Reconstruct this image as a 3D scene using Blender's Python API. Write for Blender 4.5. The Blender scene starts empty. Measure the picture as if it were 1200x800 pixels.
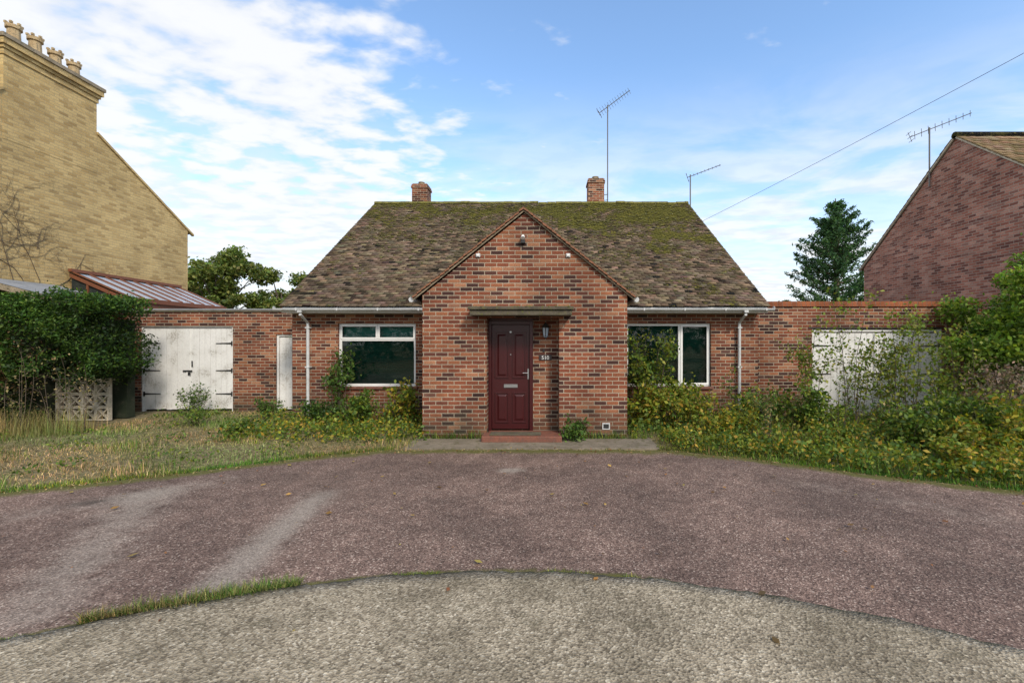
import bpy, math, random
import numpy as np
from mathutils import Vector, Matrix
random.seed(7); rng=np.random.default_rng(7)
sc=bpy.context.scene
sc.view_settings.view_transform='Standard'; sc.view_settings.look='None'; sc.view_settings.exposure=0
COL=sc.collection

# ------------------------------------------------------------------ node helpers
class G:
    def __init__(s,name):
        s.m=bpy.data.materials.new(name); s.m.use_nodes=True; s.t=s.m.node_tree; s.t.nodes.clear()
        s.out=s.t.nodes.new('ShaderNodeOutputMaterial')
    def n(s,typ,**kw):
        nd=s.t.nodes.new(typ)
        for k,v in kw.items(): setattr(nd,k,v)
        return nd
    def put(s,sock,v):
        if v is None: return
        if isinstance(v,bpy.types.NodeSocket): s.t.links.new(v,sock)
        else:
            if isinstance(v,(tuple,list)) and sock.type=='RGBA' and len(v)==3: v=(*v,1)
            sock.default_value=v
    def math(s,op,a,b=None,c=None,clamp=False):
        nd=s.n('ShaderNodeMath',operation=op,use_clamp=clamp)
        s.put(nd.inputs[0],a)
        if b is not None: s.put(nd.inputs[1],b)
        if c is not None: s.put(nd.inputs[2],c)
        return nd.outputs[0]
    def vm(s,op,a,b=None,scale=None):
        nd=s.n('ShaderNodeVectorMath',operation=op); s.put(nd.inputs[0],a)
        if b is not None: s.put(nd.inputs[1],b)
        if scale is not None: s.put(nd.inputs['Scale'],scale)
        return nd.outputs[0]
    def mix(s,f,a,b,blend='MIX'):
        nd=s.n('ShaderNodeMix',data_type='RGBA',blend_type=blend)
        s.put(nd.inputs['Factor'],f); s.put(nd.inputs['A'],a); s.put(nd.inputs['B'],b)
        return nd.outputs['Result']
    def noise(s,vec,scale,detail=4,rough=.55,dist=0,out='Fac'):
        nd=s.n('ShaderNodeTexNoise'); s.put(nd.inputs['Vector'],vec)
        nd.inputs['Scale'].default_value=scale; nd.inputs['Detail'].default_value=min(detail,5)
        nd.inputs['Roughness'].default_value=rough; nd.inputs['Distortion'].default_value=dist
        return nd.outputs[out]
    def ss(s,v,a,b,lo=0.,hi=1.):
        nd=s.n('ShaderNodeMapRange',interpolation_type='SMOOTHSTEP'); s.put(nd.inputs['Value'],v)
        nd.inputs['From Min'].default_value=a; nd.inputs['From Max'].default_value=b
        nd.inputs['To Min'].default_value=lo; nd.inputs['To Max'].default_value=hi
        return nd.outputs[0]
    def ramp(s,f,stops,interp='LINEAR'):
        nd=s.n('ShaderNodeValToRGB'); s.put(nd.inputs[0],f); cr=nd.color_ramp; cr.interpolation=interp
        while len(cr.elements)<len(stops): cr.elements.new(.5)
        for e,(p,c) in zip(cr.elements,stops): e.position=p; e.color=(*c,1)
        return nd.outputs[0]
    def obj(s): return s.n('ShaderNodeTexCoord').outputs['Object']
    def uv(s): return s.n('ShaderNodeTexCoord').outputs['UV']
    def pos(s): return s.n('ShaderNodeNewGeometry').outputs['Position']
    def attr(s,nm,o='Color'): return s.n('ShaderNodeAttribute',attribute_name=nm).outputs[o]
    def sep(s,v):
        nd=s.n('ShaderNodeSeparateXYZ'); s.put(nd.inputs[0],v); return nd.outputs
    def comb(s,x,y,z=0.):
        nd=s.n('ShaderNodeCombineXYZ'); s.put(nd.inputs[0],x); s.put(nd.inputs[1],y); s.put(nd.inputs[2],z); return nd.outputs[0]
    def bump(s,h,strength=.5,dist=.01):
        nd=s.n('ShaderNodeBump'); nd.inputs['Strength'].default_value=strength; nd.inputs['Distance'].default_value=dist
        s.put(nd.inputs['Height'],h); return nd.outputs[0]
    def pr(s,color,rough=.8,metal=0.,normal=None,spec=.5):
        nd=s.n('ShaderNodeBsdfPrincipled'); s.put(nd.inputs['Base Color'],color); s.put(nd.inputs['Roughness'],rough)
        nd.inputs['Metallic'].default_value=metal; nd.inputs['Specular IOR Level'].default_value=spec
        if normal is not None: s.put(nd.inputs['Normal'],normal)
        s.t.links.new(nd.outputs[0],s.out.inputs[0]); return nd
    def surf(s,sh): s.t.links.new(sh,s.out.inputs[0])

def paint(name,c,rough=.45,var=.15,scale=6.,dirt=(0.2,0.17,0.12),dirtamt=.25,metal=0.):
    g=G(name); p=g.pos(); a=g.noise(p,scale,5); b=g.noise(p,scale*9,4,.7)
    f=g.ss(g.math('MULTIPLY',a,b),.22,.45,0,dirtamt)
    col=g.mix(f,c,dirt)
    col=g.mix(1.,col,g.mix(g.ss(b,.3,.7),(1-var,)*3,(1+var*.3,)*3),'MULTIPLY')
    g.pr(col,rough,metal,g.bump(b,.15,.003)); return g.m

def brick_mat(name,stops,mortar,w=.225,h=.075,mw=.012,base_dirt=.5,big=.25,bumpd=.008):
    g=G(name); uvv=g.uv()
    wob=g.vm('SUBTRACT',g.noise(uvv,14,2,out='Color'),(.5,.5,.5))
    uvd=g.vm('ADD',uvv,g.vm('SCALE',wob,scale=.008))
    u,v,_=g.sep(uvd)
    vr=g.math('DIVIDE',v,h); row=g.math('FLOOR',vr)
    off=g.math('MULTIPLY',g.math('MODULO',g.math('ABSOLUTE',row),2.),.5)
    uu=g.math('ADD',g.math('DIVIDE',u,w),off); colm=g.math('FLOOR',uu)
    fu=g.math('FRACT',uu); fv=g.math('FRACT',vr)
    eu=g.math('MULTIPLY',g.math('MINIMUM',fu,g.math('SUBTRACT',1.,fu)),w)
    ev=g.math('MULTIPLY',g.math('MINIMUM',fv,g.math('SUBTRACT',1.,fv)),h)
    e=g.math('MINIMUM',eu,ev); mask=g.ss(e,mw*.5-.002,mw*.5+.003)
    wn=g.n('ShaderNodeTexWhiteNoise',noise_dimensions='2D'); g.put(wn.inputs['Vector'],g.comb(colm,row))
    col=g.ramp(wn.outputs['Value'],stops,'LINEAR')
    sp=g.noise(uvv,60,4,.7)
    col=g.mix(1.,col,g.mix(g.ss(sp,.3,.7),(.62,)*3,(1.22,)*3),'MULTIPLY')
    bn=g.noise(g.pos(),1.1,5,.6)
    col=g.mix(mask,g.mix(g.ss(sp,.35,.7),mortar,tuple(x*.6 for x in mortar)),col)
    col=g.mix(1.,col,g.mix(g.ss(bn,.3,.7),(1-big,)*3,(1+big*.5,)*3),'MULTIPLY')
    z=g.sep(g.pos())[2]
    zz=g.math('ADD',z,g.math('MULTIPLY',g.noise(g.pos(),3,4),-.7))
    col=g.mix(g.ss(zz,.35,-.25,0,base_dirt),col,(.045,.045,.028))
    nrm=g.bump(g.math('ADD',mask,g.math('MULTIPLY',sp,.5)),.7,bumpd)
    g.pr(col,.88,normal=nrm,spec=.25); return g.m

def leaf_mat(name,trans=.35,rough=.55):
    g=G(name); c=g.attr('Col')
    p=g.n('ShaderNodeBsdfPrincipled'); g.put(p.inputs['Base Color'],c); p.inputs['Roughness'].default_value=rough
    p.inputs['Specular IOR Level'].default_value=.3
    t=g.n('ShaderNodeBsdfTranslucent'); g.put(t.inputs[0],g.mix(1.,c,(1.2,1.25,.6),'MULTIPLY'))
    m=g.n('ShaderNodeMixShader'); m.inputs[0].default_value=trans
    g.t.links.new(p.outputs[0],m.inputs[1]); g.t.links.new(t.outputs[0],m.inputs[2]); g.surf(m.outputs[0]); return g.m

M={}
M['brick']=brick_mat('red_brick',[(0,(.045,.022,.019)),(.15,(.085,.036,.028)),(.28,(.17,.054,.032)),(.5,(.25,.080,.040)),(.68,(.195,.062,.035)),(.82,(.30,.112,.054)),(.93,(.38,.18,.10)),(1,(.10,.045,.038))],(.46,.38,.28),mw=.013,big=.32)
M['brick_yellow']=brick_mat('gault_brick',[(0,(.40,.27,.11)),(.2,(.52,.36,.15)),(.6,(.62,.45,.20)),(.9,(.56,.40,.175)),(1,(.36,.245,.105))],(.48,.38,.21),mw=.010,base_dirt=.2,big=.16)
M['brick_pink']=brick_mat('pink_brick',[(0,(.15,.06,.05)),(.3,(.31,.12,.085)),(.6,(.41,.18,.13)),(.85,(.48,.26,.20)),(1,(.22,.10,.08))],(.46,.38,.32),mw=.012,base_dirt=.2)
M['coping']=brick_mat('coping_tile',[(0,(.22,.075,.035)),(.5,(.36,.12,.05)),(1,(.30,.10,.05))],(.25,.18,.14),w=.11,h=.4,mw=.01,base_dirt=0)
M['leaf']=leaf_mat('leaf_foliage'); M['grassm']=leaf_mat('grass_blades',.25,.7)

def roof_mat(name,moss1=(.13,.125,.022),amt=1.,lo=.44):
    g=G(name); p=g.pos(); c=g.attr('Col')
    n1=g.noise(p,1.1,5,.6); n2=g.noise(p,8,5,.75); n3=g.noise(p,40,3,.7)
    x,_,z=g.sep(p)
    grad=g.math('ADD',g.ss(z,3.6,6.5,-.05,.09),g.ss(x,-3.,4.,-.03,.03))
    s=g.math('ADD',g.math('ADD',g.math('MULTIPLY',n1,.52),g.math('MULTIPLY',n2,.48)),grad)
    f=g.ss(s,lo+.075,lo+.155,0,amt)
    mossc=g.mix(n3,(.06,.058,.016),moss1)
    mossc=g.mix(g.ss(n2,.52,.68),mossc,(.22,.19,.04))
    lich=g.ss(g.noise(p,22,4,.8),.56,.70,0,.55)
    col=g.mix(lich,c,(.23,.19,.125))
    col=g.mix(f,col,mossc)
    col=g.mix(1.,col,g.mix(n3,(.6,)*3,(1.25,)*3),'MULTIPLY')
    g.pr(col,.92,normal=g.bump(g.math('ADD',n3,f),.8,.02),spec=.2); return g.m
M['roof']=roof_mat('mossy_roof_tile'); M['roof2']=roof_mat('roof_tile_cleaner',amt=.35,lo=.5)

def gen(name,c1,c2,scale=5.,rough=.85,c3=None,fine=60.,bd=.005,metal=0.):
    g=G(name); p=g.pos(); a=g.noise(p,scale,5,.65); b=g.noise(p,fine,4,.7)
    col=g.mix(g.ss(a,.3,.7),c1,c2)
    if c3: col=g.mix(g.ss(g.noise(p,scale*3.1,5,.75),.52,.66),col,c3)
    col=g.mix(1.,col,g.mix(g.ss(b,.3,.7),(.75,)*3,(1.12,)*3),'MULTIPLY')
    g.pr(col,rough,metal,g.bump(g.math('ADD',a,b),.5,bd)); return g.m
M['canopy']=gen('mossy_concrete',(.12,.10,.07),(.06,.052,.035),6,.9,(.11,.11,.03))
M['moss']=gen('moss_clump',(.07,.068,.015),(.20,.18,.035),9,.95)
M['white']=paint('white_upvc',(.78,.78,.76),.3,.05,4,(.4,.4,.36),.15)
M['gutter']=paint('grey_gutter',(.56,.57,.57),.4,.1,8,(.2,.2,.17),.5)
M['garage_white']=paint('peeling_white_paint',(.76,.75,.72),.55,.14,3,(.26,.23,.18),.8)
M['door']=paint('burgundy_paint',(.050,.006,.007),.3,.15,5,(.04,.008,.008),.3)
M['black']=paint('black_iron',(.02,.02,.02),.5,.1)
M['brown']=paint('brown_timber',(.19,.065,.03),.5,.2,6,(.1,.05,.03),.4)
M['chrome']=paint('steel',(.5,.5,.5),.3,.1,metal=.9)
M['dark']=paint('dark_interior',(.012,.018,.016),.9)
M['blind']=paint('green_blind',(.008,.085,.060),.6,.2,3,(.005,.03,.025),.3)
M['curt']=paint('teal_lining',(.05,.26,.22),.8,.2)
M['grey']=gen('grey_felt_roof',(.20,.21,.22),(.30,.31,.32),2,.8)
M['verge']=gen('verge_mortar',(.30,.125,.065),(.19,.085,.045),9,.9,(.12,.10,.06))
M['step']=gen('quarry_tile_step',(.24,.085,.05),(.15,.06,.04),8,.7,(.12,.09,.07))
M['block']=gen('concrete_block',(.56,.50,.40),(.42,.37,.28),6,.9,(.24,.22,.13))
M['pot']=gen('clay_pot',(.50,.38,.21),(.37,.26,.14),8,.9,(.14,.12,.08))
M['stone']=gen('weathered_stone',(.36,.29,.20),(.22,.18,.12),5,.9,(.14,.13,.09))
M['bark']=gen('bark',(.07,.05,.035),(.13,.1,.07),9,.95)
M['alu']=paint('aerial_aluminium',(.13,.13,.13),.5,.1)
M['cable']=paint('cable_rubber',(.05,.05,.055),.6,.1)
M['sign']=paint('sign_black',(.04,.03,.03),.4,.1)
def glass(name,tint=(.8,.9,.88)):
    g=G(name); t=g.n('ShaderNodeBsdfTransparent'); t.inputs[0].default_value=(*tint,1)
    gl=g.n('ShaderNodeBsdfGlossy'); gl.inputs['Roughness'].default_value=.03
    g.t.links.new(g.bump(g.noise(g.pos(),1.3,2),.12,.02),gl.inputs['Normal'])
    f=g.n('ShaderNodeFresnel'); f.inputs[0].default_value=1.5
    ff=g.math('MULTIPLY',f.outputs[0],1.5,clamp=True)   # two panes of a sealed unit
    m=g.n('ShaderNodeMixShader'); g.put(m.inputs[0],ff)
    g.t.links.new(t.outputs[0],m.inputs[1]); g.t.links.new(gl.outputs[0],m.inputs[2]); g.surf(m.outputs[0]); return g.m
M['glass']=glass('window_glass')
M['roofglass']=paint('polycarbonate',(.46,.55,.64),.15,.1,3,(.3,.33,.33),.3)

# ------------------------------------------------------------------ mesh builder
class MB:
    def __init__(s): s.v=[]; s.f=[]; s.m=[]; s.mats=[]
    def mi(s,k):
        if k not in s.mats: s.mats.append(k)
        return s.mats.index(k)
    def add(s,vs,fs,k):
        o=len(s.v); s.v+= [tuple(x) for x in vs]; i=s.mi(k)
        for f in fs: s.f.append([o+a for a in f]); s.m.append(i)
    def box(s,x0,x1,y0,y1,z0,z1,k,mat=None):
        vs=[(x,y,z) for z in(z0,z1) for y in(y0,y1) for x in(x0,x1)]
        if mat is not None: vs=[mat@Vector(v) for v in vs]
        s.add(vs,[(0,2,3,1),(4,5,7,6),(0,1,5,4),(2,6,7,3),(0,4,6,2),(1,3,7,5)],k)
    def prism(s,pts,y0,y1,k):
        n=len(pts); vs=[(x,y0,z) for x,z in pts]+[(x,y1,z) for x,z in pts]
        fs=[tuple(range(n)),tuple(range(2*n-1,n-1,-1))]+[(i,i+n,(i+1)%n+n,(i+1)%n) for i in range(n)]
        s.add(vs,fs,k)
    def prismX(s,pts,x0,x1,k):
        n=len(pts); vs=[(x0,y,z) for y,z in pts]+[(x1,y,z) for y,z in pts]
        fs=[tuple(range(n-1,-1,-1)),tuple(range(n,2*n))]+[(i,(i+1)%n,(i+1)%n+n,i+n) for i in range(n)]
        s.add(vs,fs,k)
    def tube(s,pts,r,k,sides=6,cap=True):
        pts=[Vector(p) for p in pts]; n=len(pts)
        if not isinstance(r,(list,tuple)): r=[r]*n
        vs=[];fs=[]
        for i,p in enumerate(pts):
            t=(pts[min(i+1,n-1)]-pts[max(i-1,0)])
            if t.length<1e-6: t=Vector((0,0,1))
            t.normalize(); a=Vector((0,0,1)) if abs(t.z)<.9 else Vector((1,0,0))
            b=t.cross(a).normalized(); c=t.cross(b)
            for j in range(sides):
                an=2*math.pi*j/sides; vs.append(p+(b*math.cos(an)+c*math.sin(an))*r[i])
        for i in range(n-1):
            for j in range(sides):
                j2=(j+1)%sides; fs.append((i*sides+j,i*sides+j2,(i+1)*sides+j2,(i+1)*sides+j))
        if cap: fs.append(tuple(range(sides-1,-1,-1))); fs.append(tuple((n-1)*sides+j for j in range(sides)))
        s.add(vs,fs,k)
    def obj(s,name,parent=None,bevel=0,smooth=False):
        me=bpy.data.meshes.new(name); me.from_pydata(s.v,[],s.f); me.update()
        for k in s.mats: me.materials.append(M[k])
        me.polygons.foreach_set('material_index',s.m)
        uv=me.uv_layers.new(name='UVMap')
        for p in me.polygons:
            nx,ny,nz=p.normal
            ax=0 if abs(nx)>abs(ny) and abs(nx)>abs(nz) else (1 if abs(ny)>abs(nz) else 2)
            for li in p.loop_indices:
                c=me.vertices[me.loops[li].vertex_index].co
                uv.data[li].uv=(c.y+50.03,c.z+20.0) if ax==0 else ((c.x+50.03,c.z+20.0) if ax==1 else (c.x+50,c.y+50))
        if smooth: me.polygons.foreach_set('use_smooth',[True]*len(me.polygons))
        ob=bpy.data.objects.new(name,me); COL.objects.link(ob)
        if parent: ob.parent=parent
        if bevel:
            b=ob.modifiers.new('bevel','BEVEL'); b.width=bevel; b.segments=2; b.limit_method='ANGLE'
        return ob
def empty(name):
    e=bpy.data.objects.new(name,None); COL.objects.link(e); e.empty_display_size=.3; return e

def npmesh(name,V,F,col,mat,parent=None,smooth=False):
    me=bpy.data.meshes.new(name); n=len(V); m,k=F.shape
    me.vertices.add(n); me.vertices.foreach_set('co',np.ascontiguousarray(V,dtype=np.float32).ravel())
    me.loops.add(m*k); me.loops.foreach_set('vertex_index',np.ascontiguousarray(F,dtype=np.int32).ravel())
    me.polygons.add(m); me.polygons.foreach_set('loop_start',np.arange(0,m*k,k,dtype=np.int32))
    me.update(calc_edges=True); me.validate()
    if col is not None:
        a=me.color_attributes.new('Col','FLOAT_COLOR','POINT')
        c=np.ones((n,4),dtype=np.float32); c[:,:3]=col; a.data.foreach_set('color',c.ravel())
    me.materials.append(mat)
    if smooth: me.polygons.foreach_set('use_smooth',[True]*m)
    ob=bpy.data.objects.new(name,me); COL.objects.link(ob)
    if parent: ob.parent=parent
    return ob

def tile_slope(name,O,u,s,width,length,mat,parent,base,var=.35,gauge=.105,tw=.175,holes=None):
    O=np.array(O,float);u=np.array(u,float);s=np.array(s,float);n=np.cross(u,s); 
    if n[2]<0:n=-n
    rows=int(length/gauge); cols=int(width/tw)+1; tw=width/cols
    R,C=np.meshgrid(np.arange(rows),np.arange(-1,cols),indexing='ij'); R=R.ravel();C=C.ravel()
    x0=C*tw+np.where(R%2==0,0,tw/2); x1=x0+tw-.006
    x0=np.clip(x0,0,width);x1=np.clip(x1,0,width); ok=(x1-x0)>.02; R=R[ok];x0=x0[ok];x1=x1[ok]; N=len(R)
    s0=R*gauge-.02+rng.normal(0,.006,N); s1=np.minimum(s0+gauge*1.5,length)
    lift=.036+rng.normal(0,.005,N); th=.016
    sk=rng.normal(0,.005,N)
    def pt(x,sv,h): return O+np.outer(x,u)+np.outer(sv,s)+np.outer(h,n)
    z=np.zeros(N)
    P=[pt(x0,s0+sk,lift-th),pt(x1,s0-sk,lift-th+sk*.4),pt(x1,s1,z-.002),pt(x0,s1,z-.002),
       pt(x0,s0+sk,lift),pt(x1,s0-sk,lift+sk*.4),pt(x1,s1,z+th),pt(x0,s1,z+th)]
    V=np.stack(P,1).reshape(-1,3); b=np.arange(N)[:,None]*8
    F=np.concatenate([b+np.array([q]) for q in [(4,5,6,7),(0,1,5,4),(1,2,6,5),(3,0,4,7),(0,3,2,1)]])
    c=np.array(base)[None]*(1+rng.normal(0,var,(N,1)))*(1+rng.normal(0,.06,(N,3))); c=np.clip(c,.01,1)
    c=np.repeat(c,8,0)
    return npmesh(name,V,F,c,mat,parent)

# ------------------------------------------------------------------ foliage helpers
def pal(n,cols,var=.2):
    cols=np.array(cols); c=cols[rng.integers(0,len(cols),n)]*(1+rng.normal(0,var,(n,1)))
    c=c*(1+rng.normal(0,.06,(n,3))); return np.clip(c,.004,.8)
def leaves(P,size,cols,aspect=.55,shade=None,upb=.3):
    n=len(P); d=rng.normal(0,1,(n,3)); d[:,2]-=.2; d/=np.linalg.norm(d,axis=1)[:,None]
    a=rng.normal(0,1,(n,3)); a[:,2]+=upb*3; w=np.cross(d,a); w/=np.linalg.norm(w,axis=1)[:,None]+1e-9
    nn=np.cross(w,d); L=(size*(.6+.8*rng.random(n)))[:,None]; W=L*aspect
    V=np.stack([P-d*L*.5, P+w*W*.5+nn*L*.08-d*L*.05, P+d*L*.5, P-w*W*.5+nn*L*.08-d*L*.05],1).reshape(-1,3)
    F=np.arange(n*4).reshape(n,4); c=pal(n,cols)
    if shade is not None: c=c*shade[:,None]
    return V,F,np.repeat(c,4,0)
class Fol:
    def __init__(s): s.V=[];s.F=[];s.C=[];s.n=0
    def add(s,V,F,C): s.V.append(V);s.F.append(F+s.n);s.C.append(C);s.n+=len(V)
    def obj(s,name,parent,mat='leaf'): 
        return npmesh(name,np.concatenate(s.V),np.concatenate(s.F),np.concatenate(s.C),M[mat],parent)
GREEN=[(.06,.12,.02),(.085,.155,.028),(.045,.09,.018),(.12,.19,.035)]
LIME=[(.18,.24,.03),(.14,.21,.03),(.25,.27,.035),(.09,.15,.02)]
YEL=[(.36,.29,.03),(.24,.25,.03),(.15,.19,.025),(.42,.27,.04)]
DARK=[(.028,.065,.016),(.045,.09,.022),(.02,.05,.014),(.06,.12,.025)]
STRAW=[(.30,.23,.10),(.36,.28,.13),(.22,.17,.07),(.16,.16,.05)]
def bush(name,x,y,h,r,stems,nl,size,cols,stemr=.006,spread=1.,aspect=.55,low=.1,z0=0.,parent=None,cl=.06):
    e=parent or empty(name); b=MB(); P=[]
    per=max(1,nl//stems)
    for i in range(stems):
        an=random.uniform(0,6.283); rr=r*random.random()**.5
        p0=Vector((x+math.cos(an)*rr*.25,y+math.sin(an)*rr*.25,z0)); hh=h*random.uniform(.45,1.)
        p2=Vector((x+math.cos(an)*rr*spread,y+math.sin(an)*rr*spread,z0+hh))
        p1=(p0+p2)/2+Vector((random.gauss(0,.08)*h,random.gauss(0,.08)*h,.1*h))
        pts=[p0*(1-t)**2+p1*2*t*(1-t)+p2*t*t for t in (0,.25,.5,.75,1)]
        b.tube(pts,[stemr*1.3,stemr,stemr*.8,stemr*.6,stemr*.3],'bark',4,False)
        nb=4
        twigs=[]
        for k in range(nb):
            t=random.uniform(.3,.95); q=p0*(1-t)**2+p1*2*t*(1-t)+p2*t*t
            a2=random.uniform(0,6.283); l=h*.22*random.uniform(.5,1.2)*(1.2-t*.6)
            q2=q+Vector((math.cos(a2)*l,math.sin(a2)*l,l*.5)); b.tube([q,(q+q2)/2+Vector((0,0,.02)),q2],[stemr*.5,stemr*.4,stemr*.2],'bark',3,False)
            twigs.append((q,q2))
        for k in range(per):
            if random.random()<.5:
                t=low+(1-low)*random.random()**.8; q=p0*(1-t)**2+p1*2*t*(1-t)+p2*t*t
            else:
                a_,b_=random.choice(twigs); q=a_.lerp(b_,random.random()**.7)
            P.append((q.x,q.y,q.z))
    P=np.array(P)+rng.normal(0,cl,(len(P),3)); P[:,2]=np.maximum(P[:,2],z0+.02)
    b.obj('stems',e); f=Fol(); f.add(*leaves(P,size*np.ones(len(P)),cols,aspect)); f.obj('leaves',e)
    return e
def clump_points(centers,radii,n,surf=.5):
    centers=np.array(centers);radii=np.array(radii); w=radii**2;w=w/w.sum()
    idx=rng.choice(len(centers),n,p=w); d=rng.normal(0,1,(n,3)); d/=np.linalg.norm(d,axis=1)[:,None]
    rad=rng.random(n)**(surf)*radii[idx]*(1+.25*rng.normal(0,1,n)*(rng.random(n)<.3))
    P=centers[idx]+d*rad[:,None]*np.array([1,1,.75])
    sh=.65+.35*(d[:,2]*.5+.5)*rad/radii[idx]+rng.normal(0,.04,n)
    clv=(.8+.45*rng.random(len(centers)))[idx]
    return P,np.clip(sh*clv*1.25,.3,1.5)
def tree(name,x,y,h,r,zc,nclump,nl,size,cols,trunk=.15,crx=.35,shape=1.):
    e=empty(name); b=MB(); cs=[];rs=[]
    top=Vector((x+random.gauss(0,.1),y,h*.75))
    b.tube([(x,y,-.05),(x+.05,y,h*.25),(x-.05,y+.05,h*.5),top],[trunk,trunk*.8,trunk*.55,trunk*.15],'bark',8)
    for i in range(nclump):
        d=Vector((random.gauss(0,1),random.gauss(0,1),random.gauss(0,1))).normalized()
        k=random.random()**.4
        c=Vector((x+d.x*r*k,y+d.y*r*k,zc+d.z*(h-zc)*k*.93)); cs.append(c); rs.append(r*crx*random.uniform(.5,1.1))
        st=Vector((x,y,max(.3,min(c.z-.3,h*.7)*random.uniform(.5,.8))))
        b.tube([st,(st+c)/2+Vector((0,0,-.05)),c],[trunk*.35,trunk*.2,trunk*.06],'bark',5,False)
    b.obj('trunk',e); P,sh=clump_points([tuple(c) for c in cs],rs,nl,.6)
    f=Fol(); f.add(*leaves(P,size*np.ones(nl),cols,.6,sh)); f.obj('crown',e); return e

# ------------------------------------------------------------------ GROUND
def far_edge(x):
    return np.interp(np.abs(np.asarray(x)+.3),[0,2.3,3.4,4.7,6.1,8,11,14,30],[7.56,7.5,7.0,6.12,5.39,4.35,2.2,-1,-9])
def near_edge(x): return 3.53-.095*(np.asarray(x)+.3)**2
g=G('soil_and_grass'); p=g.pos(); a=g.noise(p,.8,5,.65); b_=g.noise(p,9,5,.7); c_=g.noise(p,70,3,.7)
col=g.mix(g.ss(a,.35,.65),(.17,.13,.06),(.11,.12,.035)); col=g.mix(g.ss(b_,.42,.6),col,(.33,.26,.13))
col=g.mix(1.,col,g.mix(c_,(.5,)*3,(1.3,)*3),'MULTIPLY'); g.pr(col,.95,normal=g.bump(g.math('ADD',b_,c_),.8,.04)); M['ground']=g.m
mb=MB(); mb.add([(-400,-200,0),(400,-200,0),(400,900,0),(-400,900,0)],[(0,1,2,3)],'ground'); mb.obj('ground')

xs=np.linspace(-14,14,281); vs_=np.linspace(0,1,121)
X=np.repeat(xs[:,None],121,1); fe=far_edge(xs)+.03*np.sin(xs*7)+.02*np.sin(xs*17+1); Y=-4+(fe[:,None]+4)*vs_[None]
V=np.stack([X,Y,np.full_like(X,.004)],-1).reshape(-1,3)
ii=np.arange(280)[:,None]*121+np.arange(120)[None]; ii=ii.ravel(); F=np.stack([ii,ii+121,ii+122,ii+1],1)
dfar=(fe[:,None]-Y); dnear=np.abs(Y-near_edge(X))
def seg(ax,ay,bx,by,w):
    dx,dy=bx-ax,by-ay; t=np.clip(((X-ax)*dx+(Y-ay)*dy)/(dx*dx+dy*dy),0,1); d=np.hypot(X-ax-t*dx,Y-ay-t*dy); return np.exp(-(d/w)**2)
worn=np.clip(seg(-2.6,5.3,-2.4,3.4,.22)*1.15+.8*seg(-4.6,5.3,-3.4,3.0,.35)+.45*seg(-4.2,5.9,-5.9,4.2,.35)+.35*seg(3.2,5.8,4.9,4.3,.3),0,1.15)
patch=seg(-.52,6.35,-.40,6.35,.13)*1.3
dark=seg(-5.15,5.05,-5.0,5.08,.07)
edge=np.clip(1-dfar/.55,0,1); edgen=np.clip(1-dnear/.16,0,1)*np.where(X<1,1,.5)
colr=np.stack([worn+patch,np.maximum(edge,edgen),dark],-1).reshape(-1,3)
g=G('pink_tarmac'); p=g.pos(); at=g.n('ShaderNodeSeparateColor'); g.put(at.inputs[0],g.attr('Col')); wr,ed,dk=at.outputs
n1=g.noise(p,.7,5,.6); n2=g.noise(p,5,5,.7)
vo=g.n('ShaderNodeTexVoronoi'); vo.inputs['Scale'].default_value=95; g.put(vo.inputs['Vector'],p)
vr=g.sep(vo.outputs['Color'])[0]
stone=g.ramp(vr,[(0,(.05,.034,.028)),(.35,(.138,.092,.075)),(.7,(.22,.150,.122)),(.93,(.33,.24,.195)),(1,(.60,.50,.42))])
col=g.mix(.18,stone,(.16,.112,.092))
col=g.mix(1.,col,g.mix(g.ss(n1,.35,.65),(.72,.70,.69),(1.12,1.08,1.05)),'MULTIPLY')
col=g.mix(1.,col,g.mix(g.ss(n2,.3,.7),(.80,)*3,(1.15,)*3),'MULTIPLY')
wf=g.math('MULTIPLY',wr,g.ss(g.math('ADD',n2,g.math('MULTIPLY',wr,.3)),.45,.80))
col=g.mix(g.math('MULTIPLY',wf,.72,clamp=True),col,g.mix(vr,(.20,.165,.135),(.38,.33,.275)))
crk=g.ss(g.noise(p,2.2,5,.8,.6),.58,.7,0,.4); col=g.mix(crk,col,(.075,.056,.045))
col=g.mix(g.ss(g.noise(p,.45,3,.5,.3),.54,.64,0,.28),col,(.085,.062,.050))
col=g.mix(g.math('MULTIPLY',dk,.8),col,(.03,.025,.02))
mf=g.ss(g.math('ADD',g.math('MULTIPLY',ed,.75),g.math('MULTIPLY',g.noise(p,6,5,.8),.6)),.62,.92,0,.9)
col=g.mix(mf,col,g.mix(g.noise(p,50,3),(.05,.055,.014),(.15,.145,.03)))
g.pr(col,.9,normal=g.bump(g.math('ADD',vo.outputs['Distance'],g.math('MULTIPLY',mf,2.)),.7,.006),spec=.25)
npmesh('driveway',V,F,colr,g.m)
xs=np.linspace(-8,8,321); vs_=np.linspace(0,1,61); ne=near_edge(xs)+.012*np.sin(xs*9)+.008*np.sin(xs*31)+.006*np.sin(xs*57)+.004*rng.normal(0,1,321)
ne=np.maximum(ne,-4.9)
X=np.repeat(xs[:,None],61,1); Y=-5+(ne[:,None]+5)*vs_[None]
Z=np.full_like(X,.022); V=np.stack([X,Y,Z],-1).reshape(-1,3); nV=len(V)
sk=np.stack([xs,ne+.004,np.full_like(xs,.0)],-1)
ii=(np.arange(320)[:,None]*61+np.arange(60)[None]).ravel(); F=np.stack([ii,ii+61,ii+62,ii+1],1)
j=np.arange(320); F2=np.stack([j*61+60,(j+1)*61+60,nV+j+1,nV+j],1); V=np.concatenate([V,sk]); F=np.concatenate([F,F2])
ed=np.clip(1-(ne[:,None]-Y)/.14,0,1).reshape(-1); ed=np.concatenate([ed,np.ones(321)])
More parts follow.
